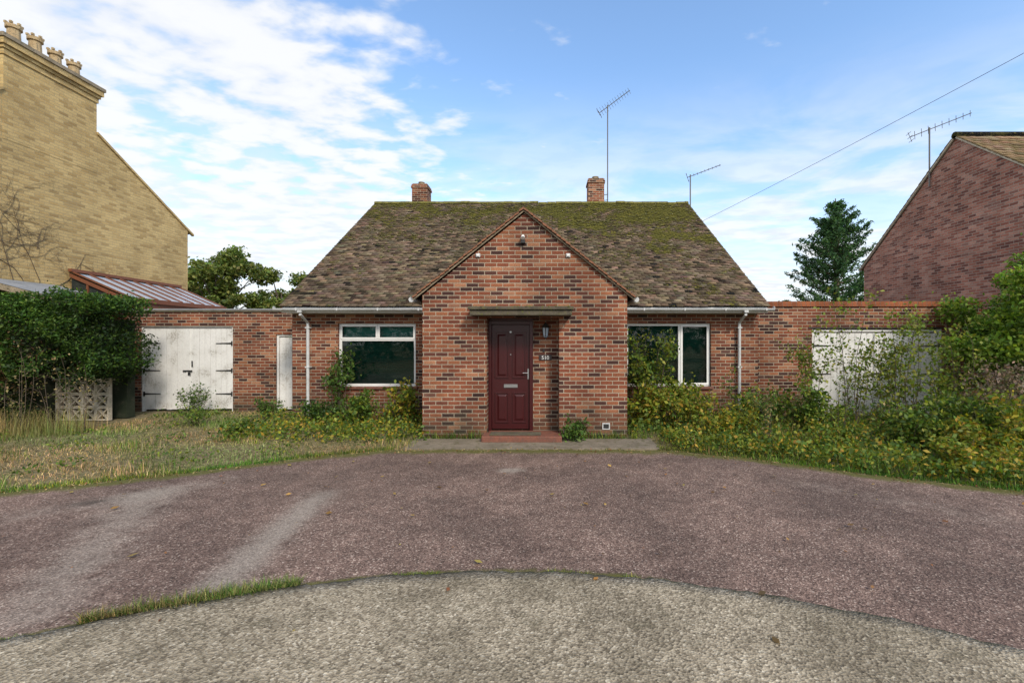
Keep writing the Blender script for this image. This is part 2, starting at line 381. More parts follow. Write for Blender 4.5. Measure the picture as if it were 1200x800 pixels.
colr=np.stack([ed,ed,ed],-1)
g=G('aggregate_concrete'); p=g.pos(); ed=g.attr('Col','Fac')
n1=g.noise(p,1.3,5,.65); n2=g.noise(p,11,5,.75)
vo=g.n('ShaderNodeTexVoronoi'); vo.inputs['Scale'].default_value=70; g.put(vo.inputs['Vector'],p); vr=g.sep(vo.outputs['Color'])[0]
stone=g.ramp(vr,[(0,(.07,.055,.038)),(.3,(.235,.195,.14)),(.65,(.36,.31,.23)),(.9,(.45,.39,.295)),(1,(.66,.60,.48))])
col=g.mix(.28,stone,(.33,.28,.205))
col=g.mix(1.,col,g.mix(g.ss(n1,.35,.65),(.68,.66,.62),(1.12,1.1,1.06)),'MULTIPLY')
col=g.mix(g.ss(n2,.52,.68,0,.6),col,(.13,.11,.07))
sp=g.ss(g.noise(p,38,5,.8),.58,.66,0,.8); col=g.mix(sp,col,(.065,.055,.036))
mf=g.ss(g.math('ADD',g.math('MULTIPLY',ed,.5),g.math('MULTIPLY',g.noise(p,8,5,.75),.7)),.68,.9,0,.8)
col=g.mix(mf,col,(.08,.075,.035))
g.pr(col,.9,normal=g.bump(g.math('ADD',vo.outputs['Distance'],g.math('MULTIPLY',n2,.8)),.9,.008),spec=.25)
npmesh('concrete_apron',V,F,colr,g.m)
M['paving']=gen('old_paving',(.23,.19,.14),(.14,.115,.08),3,.9,(.09,.085,.03))
mb=MB(); mb.box(-2.35,1.95,7.57,8.395,-.02,.025,'paving'); mb.obj('paving_strip',bevel=.01)

# ------------------------------------------------------------------ HOUSE
H=empty('brick_house')
w=MB(); B='brick'
Y0=10.5;T=.26
zt=2.50
w.box(-5.80,-4.75,Y0,Y0+T,0,zt,B); w.box(-4.75,-2.955,Y0,Y0+T,0,.70,B); w.box(-4.75,-2.955,Y0,Y0+T,2.22,zt,B); w.box(-2.955,-2.24,Y0,Y0+T,0,zt,B)
w.box(1.54,1.90,Y0,Y0+T,0,zt,B); w.box(1.90,3.86,Y0,Y0+T,0,.70,B); w.box(1.90,3.86,Y0,Y0+T,2.22,zt,B); w.box(3.86,4.94,Y0,Y0+T,0,zt,B)
for xa,xb in((-5.80,-5.54),(4.68,4.94)):
    w.prismX([(Y0+T,0),(21.2,0),(21.2,2.55),(15.9,6.33),(Y0+T,2.62)],xa,xb,B)
w.box(-5.54,4.68,20.94,21.2,0,2.55,B)
yg=8.4
w.box(-2.24,-1.056,yg,8.75,0,2.24,B); w.box(.284,1.54,yg,8.75,0,2.24,B)
w.prism([(-2.24,2.24),(1.54,2.24),(1.54,2.65),(-.35,4.165),(-2.24,2.65)],yg,8.75,B)
w.box(-2.24,-1.98,8.75,Y0,0,2.6,B); w.box(1.28,1.54,8.75,Y0,0,2.6,B)
w.box(-.205,1.28,8.755,8.95,0,2.5,B); w.box(-1.98,-.205,8.86,8.95,0,2.5,B)
w.obj('walls',H)
d=MB(); D='door'; yd=8.66
d.box(-1.054,-.995,yd,yd+.12,.1,2.19,D); d.box(-.27,-.207,yd,yd+.12,.1,2.19,D); d.box(-.995,-.27,yd,yd+.12,2.125,2.19,D)
d.box(-1.054,-.207,yd+.01,yd+.12,2.192,2.238,D)
d.box(-.99,-.275,yd+.05,yd+.095,.13,2.12,D)
def panel(x0,x1,z0,z1):
    y=yd+.05;t=.022
    d.box(x0,x1,y-.02,y-.001,z1-t,z1,D); d.box(x0,x1,y-.02,y-.001,z0,z0+t,D)
    d.box(x0,x0+t,y-.02,y-.001,z0+t,z1-t,D); d.box(x1-t,x1,y-.02,y-.001,z0+t,z1-t,D)
    i=.045; vs=[(x0+i,y-.001,z0+i),(x1-i,y-.001,z0+i),(x1-i,y-.001,z1-i),(x0+i,y-.001,z1-i)]
    k=i+.03; vs+=[(x0+k,y-.018,z0+k),(x1-k,y-.018,z0+k),(x1-k,y-.018,z1-k),(x0+k,y-.018,z1-k)]
    d.add(vs,[(4,5,6,7),(0,1,5,4),(1,2,6,5),(2,3,7,6),(3,0,4,7)],D)
panel(-.93,-.665,1.10,1.98); panel(-.60,-.335,1.10,1.98); panel(-.93,-.665,.25,.83); panel(-.60,-.335,.25,.83)
d.obj('front_door',H,bevel=.003)
d=MB(); y=yd+.045
d.box(-.76,-.50,y-.012,y,.92,.985,'chrome'); d.box(-.31,-.285,y-.01,y,1.08,1.28,'chrome')
d.tube([(-.298,y-.01,1.2),(-.298,y-.05,1.2),(-.40,y-.05,1.2)],.009,'chrome',8); d.tube([(-.632,y,1.55),(-.632,y-.012,1.55)],.012,'chrome',10)
d.tube([(-.632,y,1.98),(-.632,y-.02,1.98)],.02,'chrome',10)
d.obj('door_furniture',H)
s=MB(); s.box(-1.10,.32,8.02,8.398,.02,.125,'step'); s.box(-1.04,.27,8.402,8.70,.01,.105,'step'); s.box(-.97,-.05,8.10,8.36,.127,.145,'canopy'); s.obj('door_step',H,bevel=.012)
c=MB(); c.box(-1.31,.50,8.04,8.398,2.262,2.36,'canopy'); c.box(-1.34,.53,8.0,8.396,2.362,2.42,'canopy')
c.obj('door_canopy',H,bevel=.012)
def lumps(name,P,smin,smax,parent,mat='moss'):
    ico=np.array([(0,0,1),(1,0,.1),(.3,.95,.1),(-.8,.6,.1),(-.8,-.6,.1),(.3,-.95,.1)]); icf=np.array([(0,1,2),(0,2,3),(0,3,4),(0,4,5),(0,5,1)])
    n=len(P); sz=smin+(smax-smin)*rng.random(n)**2; an=rng.random(n)*6.28; ca=np.cos(an)[:,None];sa=np.sin(an)[:,None]
    q=ico[None]*sz[:,None,None]; V=np.stack([q[...,0]*1.2*ca-q[...,1]*sa,q[...,0]*1.2*sa+q[...,1]*ca,q[...,2]*.7],-1)+P[:,None]
    F=(np.arange(n)[:,None,None]*6+icf[None]).reshape(-1,3); return npmesh(name,V.reshape(-1,3),F,None,M[mat],parent,True)
P=np.stack([-1.33+1.85*rng.random(260),8.0+.36*rng.random(260),np.full(260,2.415)],1); lumps('canopy_moss',P,.01,.035,H)
def window(name,x0,x1,z0,z1,kind):
    e=empty(name); e.parent=H; y=Y0+.07; f=MB(); t=.06
    f.box(x0,x1,y,y+.07,z1-t,z1,'white'); f.box(x0,x1,y,y+.07,z0,z0+t,'white')
    f.box(x0,x0+t,y,y+.07,z0+t,z1-t,'white'); f.box(x1-t,x1,y,y+.07,z0+t,z1-t,'white')
    def sash(a,b,c,dd,t=.045,o=.012):
        f.box(a,b,y-o,y-.001,dd-t,dd,'white'); f.box(a,b,y-o,y-.001,c,c+t,'white'); f.box(a,a+t,y-o,y-.001,c+t,dd-t,'white'); f.box(b-t,b,y-o,y-.001,c+t,dd-t,'white')
    if kind=='T':
        zm=z1-.38; xm=(x0+x1)/2
        f.box(x0+t,x1-t,y+.003,y+.067,zm-.03,zm+.03,'white'); f.box(xm-.03,xm+.03,y+.003,y+.067,zm+.03,z1-t,'white')
        sash(x0+.03,xm-.004,zm+.01,z1-.03); sash(xm+.004,x1-.03,zm+.01,z1-.03)
    else:
        xm=x0+1.26; f.box(xm-.035,xm+.035,y+.003,y+.067,z0+t,z1-t,'white'); sash(xm+.01,x1-.025,z0+.025,z1-.025,.055)
    f.obj('frame',e,bevel=.006)
    gl=MB(); gl.add([(x0+t,y+.03,z0+t),(x1-t,y+.03,z0+t),(x1-t,y+.03,z1-t),(x0+t,y+.03,z1-t)],[(0,1,2,3)],'glass'); gl.obj('glass',e)
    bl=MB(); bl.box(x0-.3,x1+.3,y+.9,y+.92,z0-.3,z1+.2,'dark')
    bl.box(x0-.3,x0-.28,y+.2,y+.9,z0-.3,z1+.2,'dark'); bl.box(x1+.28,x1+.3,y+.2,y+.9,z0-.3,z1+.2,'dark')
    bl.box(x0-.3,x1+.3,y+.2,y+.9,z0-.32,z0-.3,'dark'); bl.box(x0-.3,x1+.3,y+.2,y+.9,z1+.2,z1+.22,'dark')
    z=z0+.05
    while z<z1-.02:
        R=Matrix.Translation(((x0+x1)/2,y+.14,z))@Matrix.Rotation(math.radians(-58+random.uniform(-5,5)),4,'X')@Matrix.Rotation(random.uniform(-.002,.002),4,'Y')
        bl.box(-(x1-x0)/2+.05,(x1-x0)/2-.05,-.026,.026,-.001,.001,'blind' if (kind!='T' or z<z1-.4) else 'curt',R); z+=.046
    bl.obj('blind',e)
    si=MB(); si.box(x0-.05,x1+.05,Y0-.05,Y0+.069,z0-.055,z0-.003,'step'); si.obj('sill',e,bevel=.008)
window('window_casement',-4.75,-2.955,.76,2.22,'T'); window('window_picture',1.90,3.86,.76,2.22,'V')
fi=MB(); fi.box(-4.75,-2.955,Y0+.07,Y0+.14,.70,.757,'white'); fi.box(1.90,3.86,Y0+.07,Y0+.14,.70,.757,'white'); fi.obj('sub_sill',H)
th=math.atan2(6.60-2.58,15.9-10.15); sv=(0,math.cos(th),math.sin(th)); Ls=math.hypot(4.02,5.75)
sh=MB(); xa,xb=-5.88,5.03
sh.add([(xa,10.15,2.57),(xb,10.15,2.57),(xb,15.9,6.59),(xa,15.9,6.59),(xa,21.65,2.57),(xb,21.65,2.57)],[(0,1,2,3),(3,2,5,4)],'roof2')
sh.add([(xa+.02,10.17,2.52),(xb-.02,10.17,2.52),(xb-.02,15.9,6.53),(xa+.02,15.9,6.53),(xa+.02,21.6,2.52),(xb-.02,21.6,2.52)],[(0,1,2,3),(3,2,5,4)],'stone')
sh.obj('roof_deck',H)
tile_slope('roof_tiles',(xa,10.12,2.575),(1,0,0),sv,xb-xa,Ls+.02,M['roof'],H,(.135,.10,.068),.42)
tile_slope('roof_tiles_rear',(xa,21.68,2.575),(1,0,0),(0,-sv[1],sv[2]),xb-xa,Ls+.02,M['roof'],H,(.135,.10,.068))
r=MB(); x=xa
while x<xb-.05:
    x2=min(x+.30,xb); dz=random.gauss(0,.008)
    n=7; vs=[];fs=[]
    for k in range(n):
        an=math.pi*k/(n-1); vs.append((x,15.9+.13*math.cos(an),6.58+dz+.10*math.sin(an))); vs.append((x2-.008,15.9+.125*math.cos(an),6.585+dz+.095*math.sin(an)))
    for k in range(n-1): fs.append((2*k,2*k+1,2*k+3,2*k+2))
    fs.append(tuple(range(0,2*n,2))); fs.append(tuple(range(2*n-1,0,-2)))
    r.add(vs,fs,'moss'); x=x2
r.obj('ridge_tiles',H)
vg=MB()
for xx in(xa+.005,xb-.045):
    vg.prismX([(10.15,2.50),(10.15,2.56),(15.9,6.58),(21.65,2.56),(21.65,2.50),(15.9,6.50)],xx,xx+.04,'verge')
vg.obj('verge',H)
pr_=MB(); ax=-.365
for sgn in(-1,1):
    xe=ax+sgn*2.02
    pr_.add([(xe,8.34,2.60),(ax,8.34,4.22),(ax,12.50,4.22),(xe,10.18,2.60)],[(0,1,2,3)] if sgn<0 else [(3,2,1,0)],'roof2')
pr_.obj('porch_roof_deck',H)
for sgn in(-1,1):
    hw=2.02; Lr=math.hypot(hw,1.62); s_=( -sgn*hw/Lr,0,1.62/Lr)
    tile_slope('porch_roof_tiles',(ax+sgn*2.04,8.33,2.60),(0,1,0),s_,2.0,Lr,M['roof'],H,(.14,.09,.06))
vb=MB()
for sgn in(-1,1):
    xe=ax+sgn*2.04
    a=[(xe,2.55),(ax,4.185),(ax,4.215),(xe,2.58)]
    if sgn>0: a=a[::-1]
    vb.prism(a,8.35,8.40-.002,'stone')
    hw=2.04; Lr=math.hypot(hw,1.635); n=24
    for i in range(n):
        t0,t1=i/n,(i+.97)/n; j=random.gauss(0,.004)
        p0=(xe-sgn*hw*t0,2.585+1.635*t0+j+.012); p1=(xe-sgn*hw*t1,2.585+1.635*t1+j-.004)
        q=[p0,p1,(p1[0],p1[1]+.034),(p0[0],p0[1]+.034)]
        if sgn>0: q=q[::-1]
        vb.prism(q,8.31+random.gauss(0,.004),8.42,'verge')
vb.obj('porch_verge',H)
gt=MB()
def gutter(x0,x1):
    n=7; vs=[];fs=[]; yc=10.09;zc=2.53
    for k in range(n):
        an=math.pi*k/(n-1)
        for x in(x0,x1): vs.append((x,yc-.06*math.cos(an),zc-.06*math.sin(an)))
        for x in(x0,x1): vs.append((x,yc-.052*math.cos(an),zc-.052*math.sin(an)+.001))
    for k in range(n-1):
        fs+=[(4*k,4*k+4,4*k+5,4*k+1),(4*k+2,4*k+3,4*k+7,4*k+6)]
    fs+=[(0,1,3,2),(4*n-4,4*n-2,4*n-1,4*n-3)]
    gt.add(vs,fs,'gutter')
    for x in(x0,x1): gt.tube([(x-.003,yc,zc-.005),(x+.003,yc,zc-.005)],.058,'gutter',10)
    x=x0+.5
    while x<x1: gt.box(x,x+.03,yc-.064,yc-.05,zc-.05,zc+.01,'gutter'); x+=.9
gutter(-5.98,-2.42); gutter(1.70,5.10)
gt.box(-5.85,-2.26,10.155,10.18,2.44,2.56,'white'); gt.box(1.56,5.0,10.155,10.18,2.44,2.56,'white')
gt.box(-5.80,-2.26,10.18,10.498,2.44,2.455,'white'); gt.box(1.56,4.94,10.18,10.498,2.44,2.455,'white')
for x in(-5.40,4.48):
    gt.tube([(x,10.09,2.47),(x,10.09,2.40),(x,10.42,2.22),(x,10.42,.04)],.034,'gutter',10)
    for z in(2.1,1.2,.3): gt.box(x-.05,x+.05,10.38,10.498,z,z+.03,'gutter')
    gt.box(x-.045,x+.045,10.045,10.135,2.44,2.52,'gutter')
for sx in(-1,1):
    xx=ax+sx*2.07; gt.tube([(xx,8.36,2.57),(xx,10.05,2.57)],.05,'gutter',8)
gt.obj('gutters',H)
l=MB(); l.tube([(-.38,8.39,3.72),(-.38,8.31,3.72),(-.38,8.28,3.68)],[.035,.03,.045],'white',10); l.box(-.42,-.34,8.32,8.398,3.60,3.66,'black')
for x in(-1.21,.45): l.box(x-.04,x+.04,8.37,8.399,3.35,3.42,'gutter'); l.box(x-.025,x+.025,8.35,8.37,3.365,3.405,'white')
l.obj('security_light',H,bevel=.004)
l=MB(); x=.035; yy=8.66
l.tube([(x,8.752,1.92),(x,8.69,1.86),(x,yy,1.90)],.012,'black',6)
l.tube([(x,yy,1.88),(x,yy,1.90),(x,yy,2.06),(x,yy,2.065)],[.035,.045,.065,.06],'roofglass',6)
l.tube([(x,yy,2.06),(x,yy,2.068),(x,yy,2.13),(x,yy,2.16)],[.088,.09,.035,.008],'black',6); l.tube([(x,yy,1.87),(x,yy,1.9)],[.02,.05],'black',6)
for k in range(6):
    an=math.pi*k/3+.5; l.tube([(x+.05*math.cos(an),yy+.05*math.sin(an),1.9),(x+.07*math.cos(an),yy+.07*math.sin(an),2.06)],.006,'black',4)
l.obj('wall_lantern',H)
l=MB(); l.box(-.09,.15,8.735,8.752,1.44,1.545,'sign'); l.box(-.02,.02,8.735,8.753,1.60,1.65,'black'); l.obj('house_number_plate',H,bevel=.004)
cu=bpy.data.curves.new('digits','FONT'); cu.body='510'; cu.size=.10; cu.extrude=.002; cu.align_x='CENTER'
t=bpy.data.objects.new('house_number_digits',cu); COL.objects.link(t); t.parent=H; t.location=(.03,8.731,1.456); t.rotation_euler=(math.pi/2,0,0); cu.materials.append(M['white'])
l=MB(); l.box(1.08,1.22,8.385,8.399,.18,.30,'gutter'); l.box(1.1,1.2,8.38,8.384,.2,.28,'black'); l.obj('air_vent',H)
def chim(name,x0,x1,y0,y1,z0,z1):
    c=MB(); c.box(x0,x1,y0,y1,z0,z1-.14,'brick'); c.box(x0-.03,x1+.03,y0-.03,y1+.03,z1-.14,z1-.07,'brick'); c.box(x0-.01,x1+.01,y0-.01,y1+.01,z1-.07,z1-.003,'brick')
    c.box(x0+.02,x1-.02,y0+.02,y1-.02,z1-.003,z1+.03,'stone')
    cx,cy=(x0+x1)/2,(y0+y1)/2; c.tube([(cx,cy,z1+.03),(cx,cy,z1+.12),(cx,cy,z1+.12),(cx,cy,z1+.15)],[.11,.1,.12,.12],'stone',12)
    c.obj(name,H)
chim('chimney_stack',1.56,2.12,15.95,16.5,5.9,7.50); chim('chimney_stack',-4.78,-4.22,16.5,17.05,5.5,7.50)
def yagi(name,parent,mx,my,z0,z1,bx,bdir,length,nel,el,refl=True):
    a=MB(); a.tube([(mx,my,z0),(mx,my,z1)],.022,'alu',6); bd=Vector(bdir).normalized(); c0=Vector((mx,my,z1-.06))-bd*bx
    a.tube([c0,c0+bd*length],.013,'alu',5); side=bd.cross(Vector((0,0,1))).normalized() ; up=side.cross(bd)
    perp=(up*.85+side*.5).normalized()
    for i in range(nel):
        q=c0+bd*(length*(.08+.9*i/(nel-1))); e=el*(1-.3*i/nel); a.tube([q-perp*e,q+perp*e],.007,'alu',4)
    if refl:
        for k in(-1,0,1): q=c0+up*.12*k; a.tube([q-side*el*1.1,q+side*el*1.1],.008,'alu',4)
        a.tube([c0-up*.16,c0+up*.16],.01,'alu',4)
    a.obj(name,parent)
yagi('tv_aerial',H,2.26,16.1,6.3,10.15,.35,(1,-.3,.62),1.25,12,.15)
a=MB(); a.tube([(2.1,16.2,7.0),(2.28,16.1,7.0)],.012,'alu',5); a.tube([(2.1,16.2,6.8),(2.28,16.1,6.8)],.012,'alu',5); a.obj('aerial_bracket',H)
yagi('tv_aerial_small',H,5.12,15.9,6.3,7.62,.1,(1,-.2,.33),1.15,9,.05)
nc=420; tc=rng.random(nc)**.5; xc=xa+(xb-xa)*rng.random(nc)**.8; k=rng.integers(0,nc,2800)
t_=np.clip(tc[k]+rng.normal(0,.012,2800),.02,.995); xx=np.clip(xc[k]+rng.normal(0,.09,2800),xa+.05,xb-.05)
P=np.array([0,10.12,2.575])+np.outer(xx,(1,0,0))+np.outer(t_*Ls,sv)+np.outer(np.full(2800,.025),(0,-sv[2],sv[1]))
lumps('roof_moss',P,.012,.055,H)

# ------------------------------------------------------------------ GARAGES
def plank_doors(name,parent,x0,x1,y,z0,z1,hinge_z,mid=True):
    d=MB(); K='garage_white'; n=max(4,int((x1-x0)/.14)); pw=(x1-x0)/n; xm=(x0+x1)/2
    for i in range(n):
        g_=.0035; j=random.gauss(0,.002)
        d.box(x0+i*pw+g_,x0+(i+1)*pw-g_,y+j,y+.025+j,z0+.02+random.random()*.03,z1-.02,K)
    d.box(x0,x1,y+.03,y+.05,z0+.03,z1-.02,'stone')
    if mid:
        d.box(xm-.045,xm+.045,y-.022,y-.006,z0+.04,z1-.03,K)
    d.obj(name,parent,bevel=.003)
    h=MB()
    for z in hinge_z:
        for sx,xx in((1,x0),(-1,x1)):
            a_,b_=(xx+sx*.01,xx+sx*.42)
            h.prism([(a_,z-.022),(b_,z-.008),(b_,z+.008),(a_,z+.022)] if sx>0 else [(b_,z-.008),(a_,z-.022),(a_,z+.022),(b_,z+.008)],y-.012,y-.004,'black')
            h.box(xx-.02,xx+.02,y-.02,y-.004,z-.06,z+.06,'black')
    if mid: h.box(xm-.12,xm+.12,y-.032,y-.024,1.02,1.06,'black'); h.box(xm+.02,xm+.08,y-.045,y-.033,.93,1.01,'black'); h.box(xm+.10,xm+.13,y-.03,y-.02,1.15,1.3,'black')
    if h.v: h.obj(name+'_ironwork',parent)
GL=empty('brick_garage'); yl=11.7
w=MB(); w.box(-11.3,-10.36,yl,yl+.25,0,2.55,B); w.box(-10.36,-7.99,yl,yl+.25,2.19,2.55,B); w.box(-7.99,-6.88,yl,yl+.25,0,2.55,B)
w.box(-6.88,-5.98,yl,yl+.25,1.98,2.55,B); w.box(-5.98,-5.81,yl,yl+.25,0,2.55,B)
w.box(-11.3,-11.05,yl+.25,yl+5,0,2.55,B)
w.box(-11.28,-5.83,yl+.26,yl+5,2.46,2.53,'grey'); w.obj('walls',GL)
c=MB(); c.box(-11.34,-5.81,yl-.03,yl+.28,2.552,2.60,'canopy'); c.box(-11.32,-5.81,yl-.015,yl+.26,2.602,2.64,'grey'); c.obj('coping',GL,bevel=.006)
plank_doors('garage_doors',GL,-10.31,-8.04,yl+.05,0.02,2.15,(.45,1.05,1.75))
plank_doors('side_door',GL,-6.82,-6.02,yl+.06,0.02,1.93,(),False)
f=MB(); K='garage_white'
f.box(-10.358,-10.315,yl+.03,yl+.12,0,2.187,K); f.box(-8.035,-7.992,yl+.03,yl+.12,0,2.187,K); f.box(-10.315,-8.035,yl+.03,yl+.12,2.155,2.187,K)
f.box(-6.878,-6.825,yl+.03,yl+.12,0,1.977,K); f.box(-6.015,-5.982,yl+.03,yl+.12,0,1.977,K); f.box(-6.825,-6.015,yl+.03,yl+.12,1.935,1.977,K)
f.obj('door_frames',GL)
GR=empty('brick_garage'); yr=10.75
w=MB(); w.box(4.945,6.34,yr,yr+.25,0,2.62,B); w.box(6.34,9.42,yr,yr+.25,2.10,2.62,B); w.box(9.42,10.35,yr,yr+.25,0,2.62,B)
w.box(10.1,10.35,yr+.25,yr+6,0,2.62,B); w.box(4.96,10.33,yr+.26,yr+6,2.5,2.58,'grey'); w.obj('walls',GR)
c=MB(); c.box(4.95,10.38,yr-.03,yr+.28,2.622,2.665,'coping'); c.box(4.95,10.36,yr-.012,yr+.262,2.667,2.745,'coping'); c.obj('coping',GR,bevel=.006)
plank_doors('garage_doors',GR,6.39,9.37,yr+.05,.02,2.02,(.4,1.03,1.7))
f=MB(); f.box(6.342,6.385,yr+.03,yr+.12,0,2.097,K); f.box(9.375,9.418,yr+.03,yr+.12,0,2.097,K); f.box(6.385,9.375,yr+.03,yr+.12,2.03,2.08,K); f.box(6.25,9.5,yr-.012,yr-.002,2.105,2.14,'sign'); f.obj('door_frames',GR)

# ------------------------------------------------------------------ LEFT NEIGHBOUR
NL=empty('yellow_brick_house'); xl=-12.5
w=MB(); w.prismX([(7.2,0),(15.98,0),(15.98,5.68),(11.59,8.25),(7.2,5.68)],xl-.3,xl,'brick_yellow')
w.box(-21,xl-.3,7.2,7.5,0,5.66,'brick_yellow'); w.box(-21,xl-.3,15.68,15.98,0,5.66,'brick_yellow')
w.box(xl-.55,xl+.006,10.52,12.72,6.5,8.45,'brick_yellow')
w.box(xl-.62,xl+.07,10.47,12.78,8.58,8.66,'brick_yellow'); w.box(xl-.58,xl+.035,10.50,12.75,8.45,8.58,'brick_yellow')
w.box(xl-.66,xl+.12,10.43,12.82,8.662,8.80,'brick_yellow'); w.box(xl-.69,xl+.15,10.40,12.85,8.802,8.89,'stone')
w.obj('walls',NL)
w=MB()
for py in(10.94,11.40,11.87,12.34):
    c0=(xl-.24,py); dz=random.uniform(-.05,.05)
    w.tube([(c0[0],c0[1],z) for z in(8.89,8.96,8.97,9.27+dz,9.28+dz,9.31+dz,9.36+dz,9.37+dz)],[.17,.165,.13,.115,.15,.15,.15,.12],'pot',12)
    for q in range(6):
        an=q*math.pi/3; w.box(c0[0]+.13*math.cos(an)-.025,c0[0]+.13*math.cos(an)+.025,c0[1]+.13*math.sin(an)-.025,c0[1]+.13*math.sin(an)+.025,9.372+dz,9.42+dz,'pot')
w.obj('chimney_pots',NL)
w=MB(); w.add([(xl-.002,7.0,5.60),(xl-.002,11.59,8.30),(-21,11.59,8.30),(-21,7.0,5.60)],[(0,1,2,3)],'roof2'); w.add([(xl-.002,16.2,5.60),(xl-.002,11.59,8.30),(-21,11.59,8.30),(-21,16.2,5.60)],[(3,2,1,0)],'roof2')
vz=lambda y:8.25-abs(y-11.59)*.586
w.prismX([(12.73,vz(12.73)),(16.22,vz(16.22)),(16.22,vz(16.22)+.07),(12.73,vz(12.73)+.07)],xl-.05,xl+.04,'brick_yellow')
w.prismX([(6.98,vz(6.98)),(10.51,vz(10.51)),(10.51,vz(10.51)+.07),(6.98,vz(6.98)+.07)],xl-.05,xl+.04,'brick_yellow'); w.obj('roof',NL)
v=MB()
def creeper(p,dirn,l,r,dep):
    pts=[Vector(p)]; dd=Vector(dirn)
    for i in range(6):
        dd=(dd+Vector((0,random.gauss(0,.3),random.gauss(0,.3)))).normalized(); pts.append(pts[-1]+dd*l/6)
    v.tube(pts,[r*(1-.12*i) for i in range(7)],'bark',4,False)
    if dep>0:
        for k in range(4): 
            q=random.choice(pts[2:]); creeper(q,(0,dd.y+random.gauss(0,1.),dd.z+random.gauss(0,.8)),l*.6,r*.55,dep-1)
for k in range(5): creeper((xl+.012,10.5+.25*k,3.0),(0,.35*k-.5,1),1.8,.010,3)
v.obj('creeper',NL)
CN=empty('lean_to_conservatory'); c=MB()
xw,xe=-12.42,-10.9; zw,ze=3.61,2.95; ya,yb=11.98,15.5
c.add([(xe,ya,ze),(xe,yb,ze),(xw,yb,zw),(xw,ya,zw)],[(0,1,2,3)],'roofglass')
nb=9
for i in range(nb):
    y=ya+(yb-ya)*i/(nb-1)
    c.prism([(xw,zw+.01),(xe-.0,ze+.01),(xe,ze+.045),(xw,zw+.045)],y-.02,y+.02,'brown')
c.box(xw-.05,xw+.05,ya-.05,yb+.05,zw+.02,zw+.10,'brown'); c.box(xe-.02,xe+.06,ya-.05,yb+.05,ze-.10,ze+.02,'brown')
c.prism([(xw,zw-.03),(xw,zw-.12),(xe,ze-.12),(xe,ze-.03)],ya-.06,ya-.027,'brown')
c.box(xw,xe,ya-.05,ya-.01,2.35,2.45,'brown')
for x in(xw,-11.9,-11.4,xe-.05): c.box(x,x+.06,ya-.045,ya-.012,0,2.35,'brown')
for x in(-12.0,-11.5): c.box(x,x+.05,ya-.045,ya-.012,2.45,zw-.12-(x-xw)*.43,'brown')
c.prism([(xw,2.4),(xe,2.4),(xe,ze-.1),(xw,zw-.1)],ya-.006,ya-.002,'dark')
c.box(xe-.04,xe,ya,yb,0,ze-.1,'brown')
c.obj('frame',CN)
SH=empty('outbuilding'); c=MB(); c.add([(-10.55,9.9,2.74),(-10.55,11.65,2.74),(-12.48,11.65,3.24),(-12.48,9.9,3.24)],[(0,1,2,3)],'grey')
c.prism([(-12.48,0),(-11.35,0),(-11.35,2.78),(-12.48,3.08)],11.3,11.5,'brick'); c.box(-10.85,-10.75,10.5,10.58,0,2.6,'brown')
c.prism([(-12.48,3.10),(-10.55,2.61),(-10.55,2.73),(-12.48,3.23)],9.88,9.93,'stone'); c.obj('shell',SH)

# ------------------------------------------------------------------ RIGHT NEIGHBOUR
NR=empty('pink_brick_house'); xr=12.0
w=MB(); w.prismX([(9.43,0),(17.05,0),(17.05,4.55),(13.24,7.70),(9.43,4.55)],xr,xr+.3,'brick_pink')
w.box(xr+.3,21,9.43,9.7,0,4.5,'brick_pink'); w.box(xr+.3,21,16.8,17.05,0,4.5,'brick_pink'); w.obj('walls',NR)
th2=math.atan2(3.15,3.81); L2=math.hypot(3.15,3.81)+.25
tile_slope('roof_tiles',(xr-.07,13.24-L2*math.cos(th2),7.78-L2*math.sin(th2)),(1,0,0),(0,math.cos(th2),math.sin(th2)),9.,L2,M['roof2'],NR,(.27,.18,.115),.2,.2,.26)
tile_slope('roof_tiles_rear',(xr-.07,13.24+L2*math.cos(th2),7.78-L2*math.sin(th2)),(1,0,0),(0,-math.cos(th2),math.sin(th2)),9.,L2,M['roof2'],NR,(.27,.18,.115),.2,.2,.26)
w=MB(); w.prismX([(9.25,4.45),(13.24,7.72),(17.23,4.45),(17.23,4.51),(13.24,7.78),(9.25,4.51)],xr-.06,xr-.004,'block')
w.tube([(xr-.06,13.24,7.79),(21,13.24,7.79)],.1,'roof2',10); w.obj('verge',NR)
yagi('tv_aerial',NR,xr-.05,14.1,6.6,8.42,.55,(1,-.25,.36),1.7,9,.13)
a=MB(); a.tube([(xr-.05,14.1,6.9),(xr+.02,14.1,6.9)],.02,'alu',5); a.obj('aerial_bracket',NR)

UP=empty('utility_pole'); c=MB(); c.tube([(12,1.2,-.1),(12,1.2,9)],[.15,.1],'bark',12); c.box(11.5,12.5,1.1,1.18,8.3,8.42,'bark')
A_=Vector((5.03,14.55,5.62)); B_=Vector((12,1.2,8.45)); pts=[]
for i in range(25):
    t=i/24; q=A_.lerp(B_,t); q.z-=.14*4*t*(1-t); pts.append(q)
c.tube(pts,.005,'cable',5); c.obj('pole_and_cable',UP)

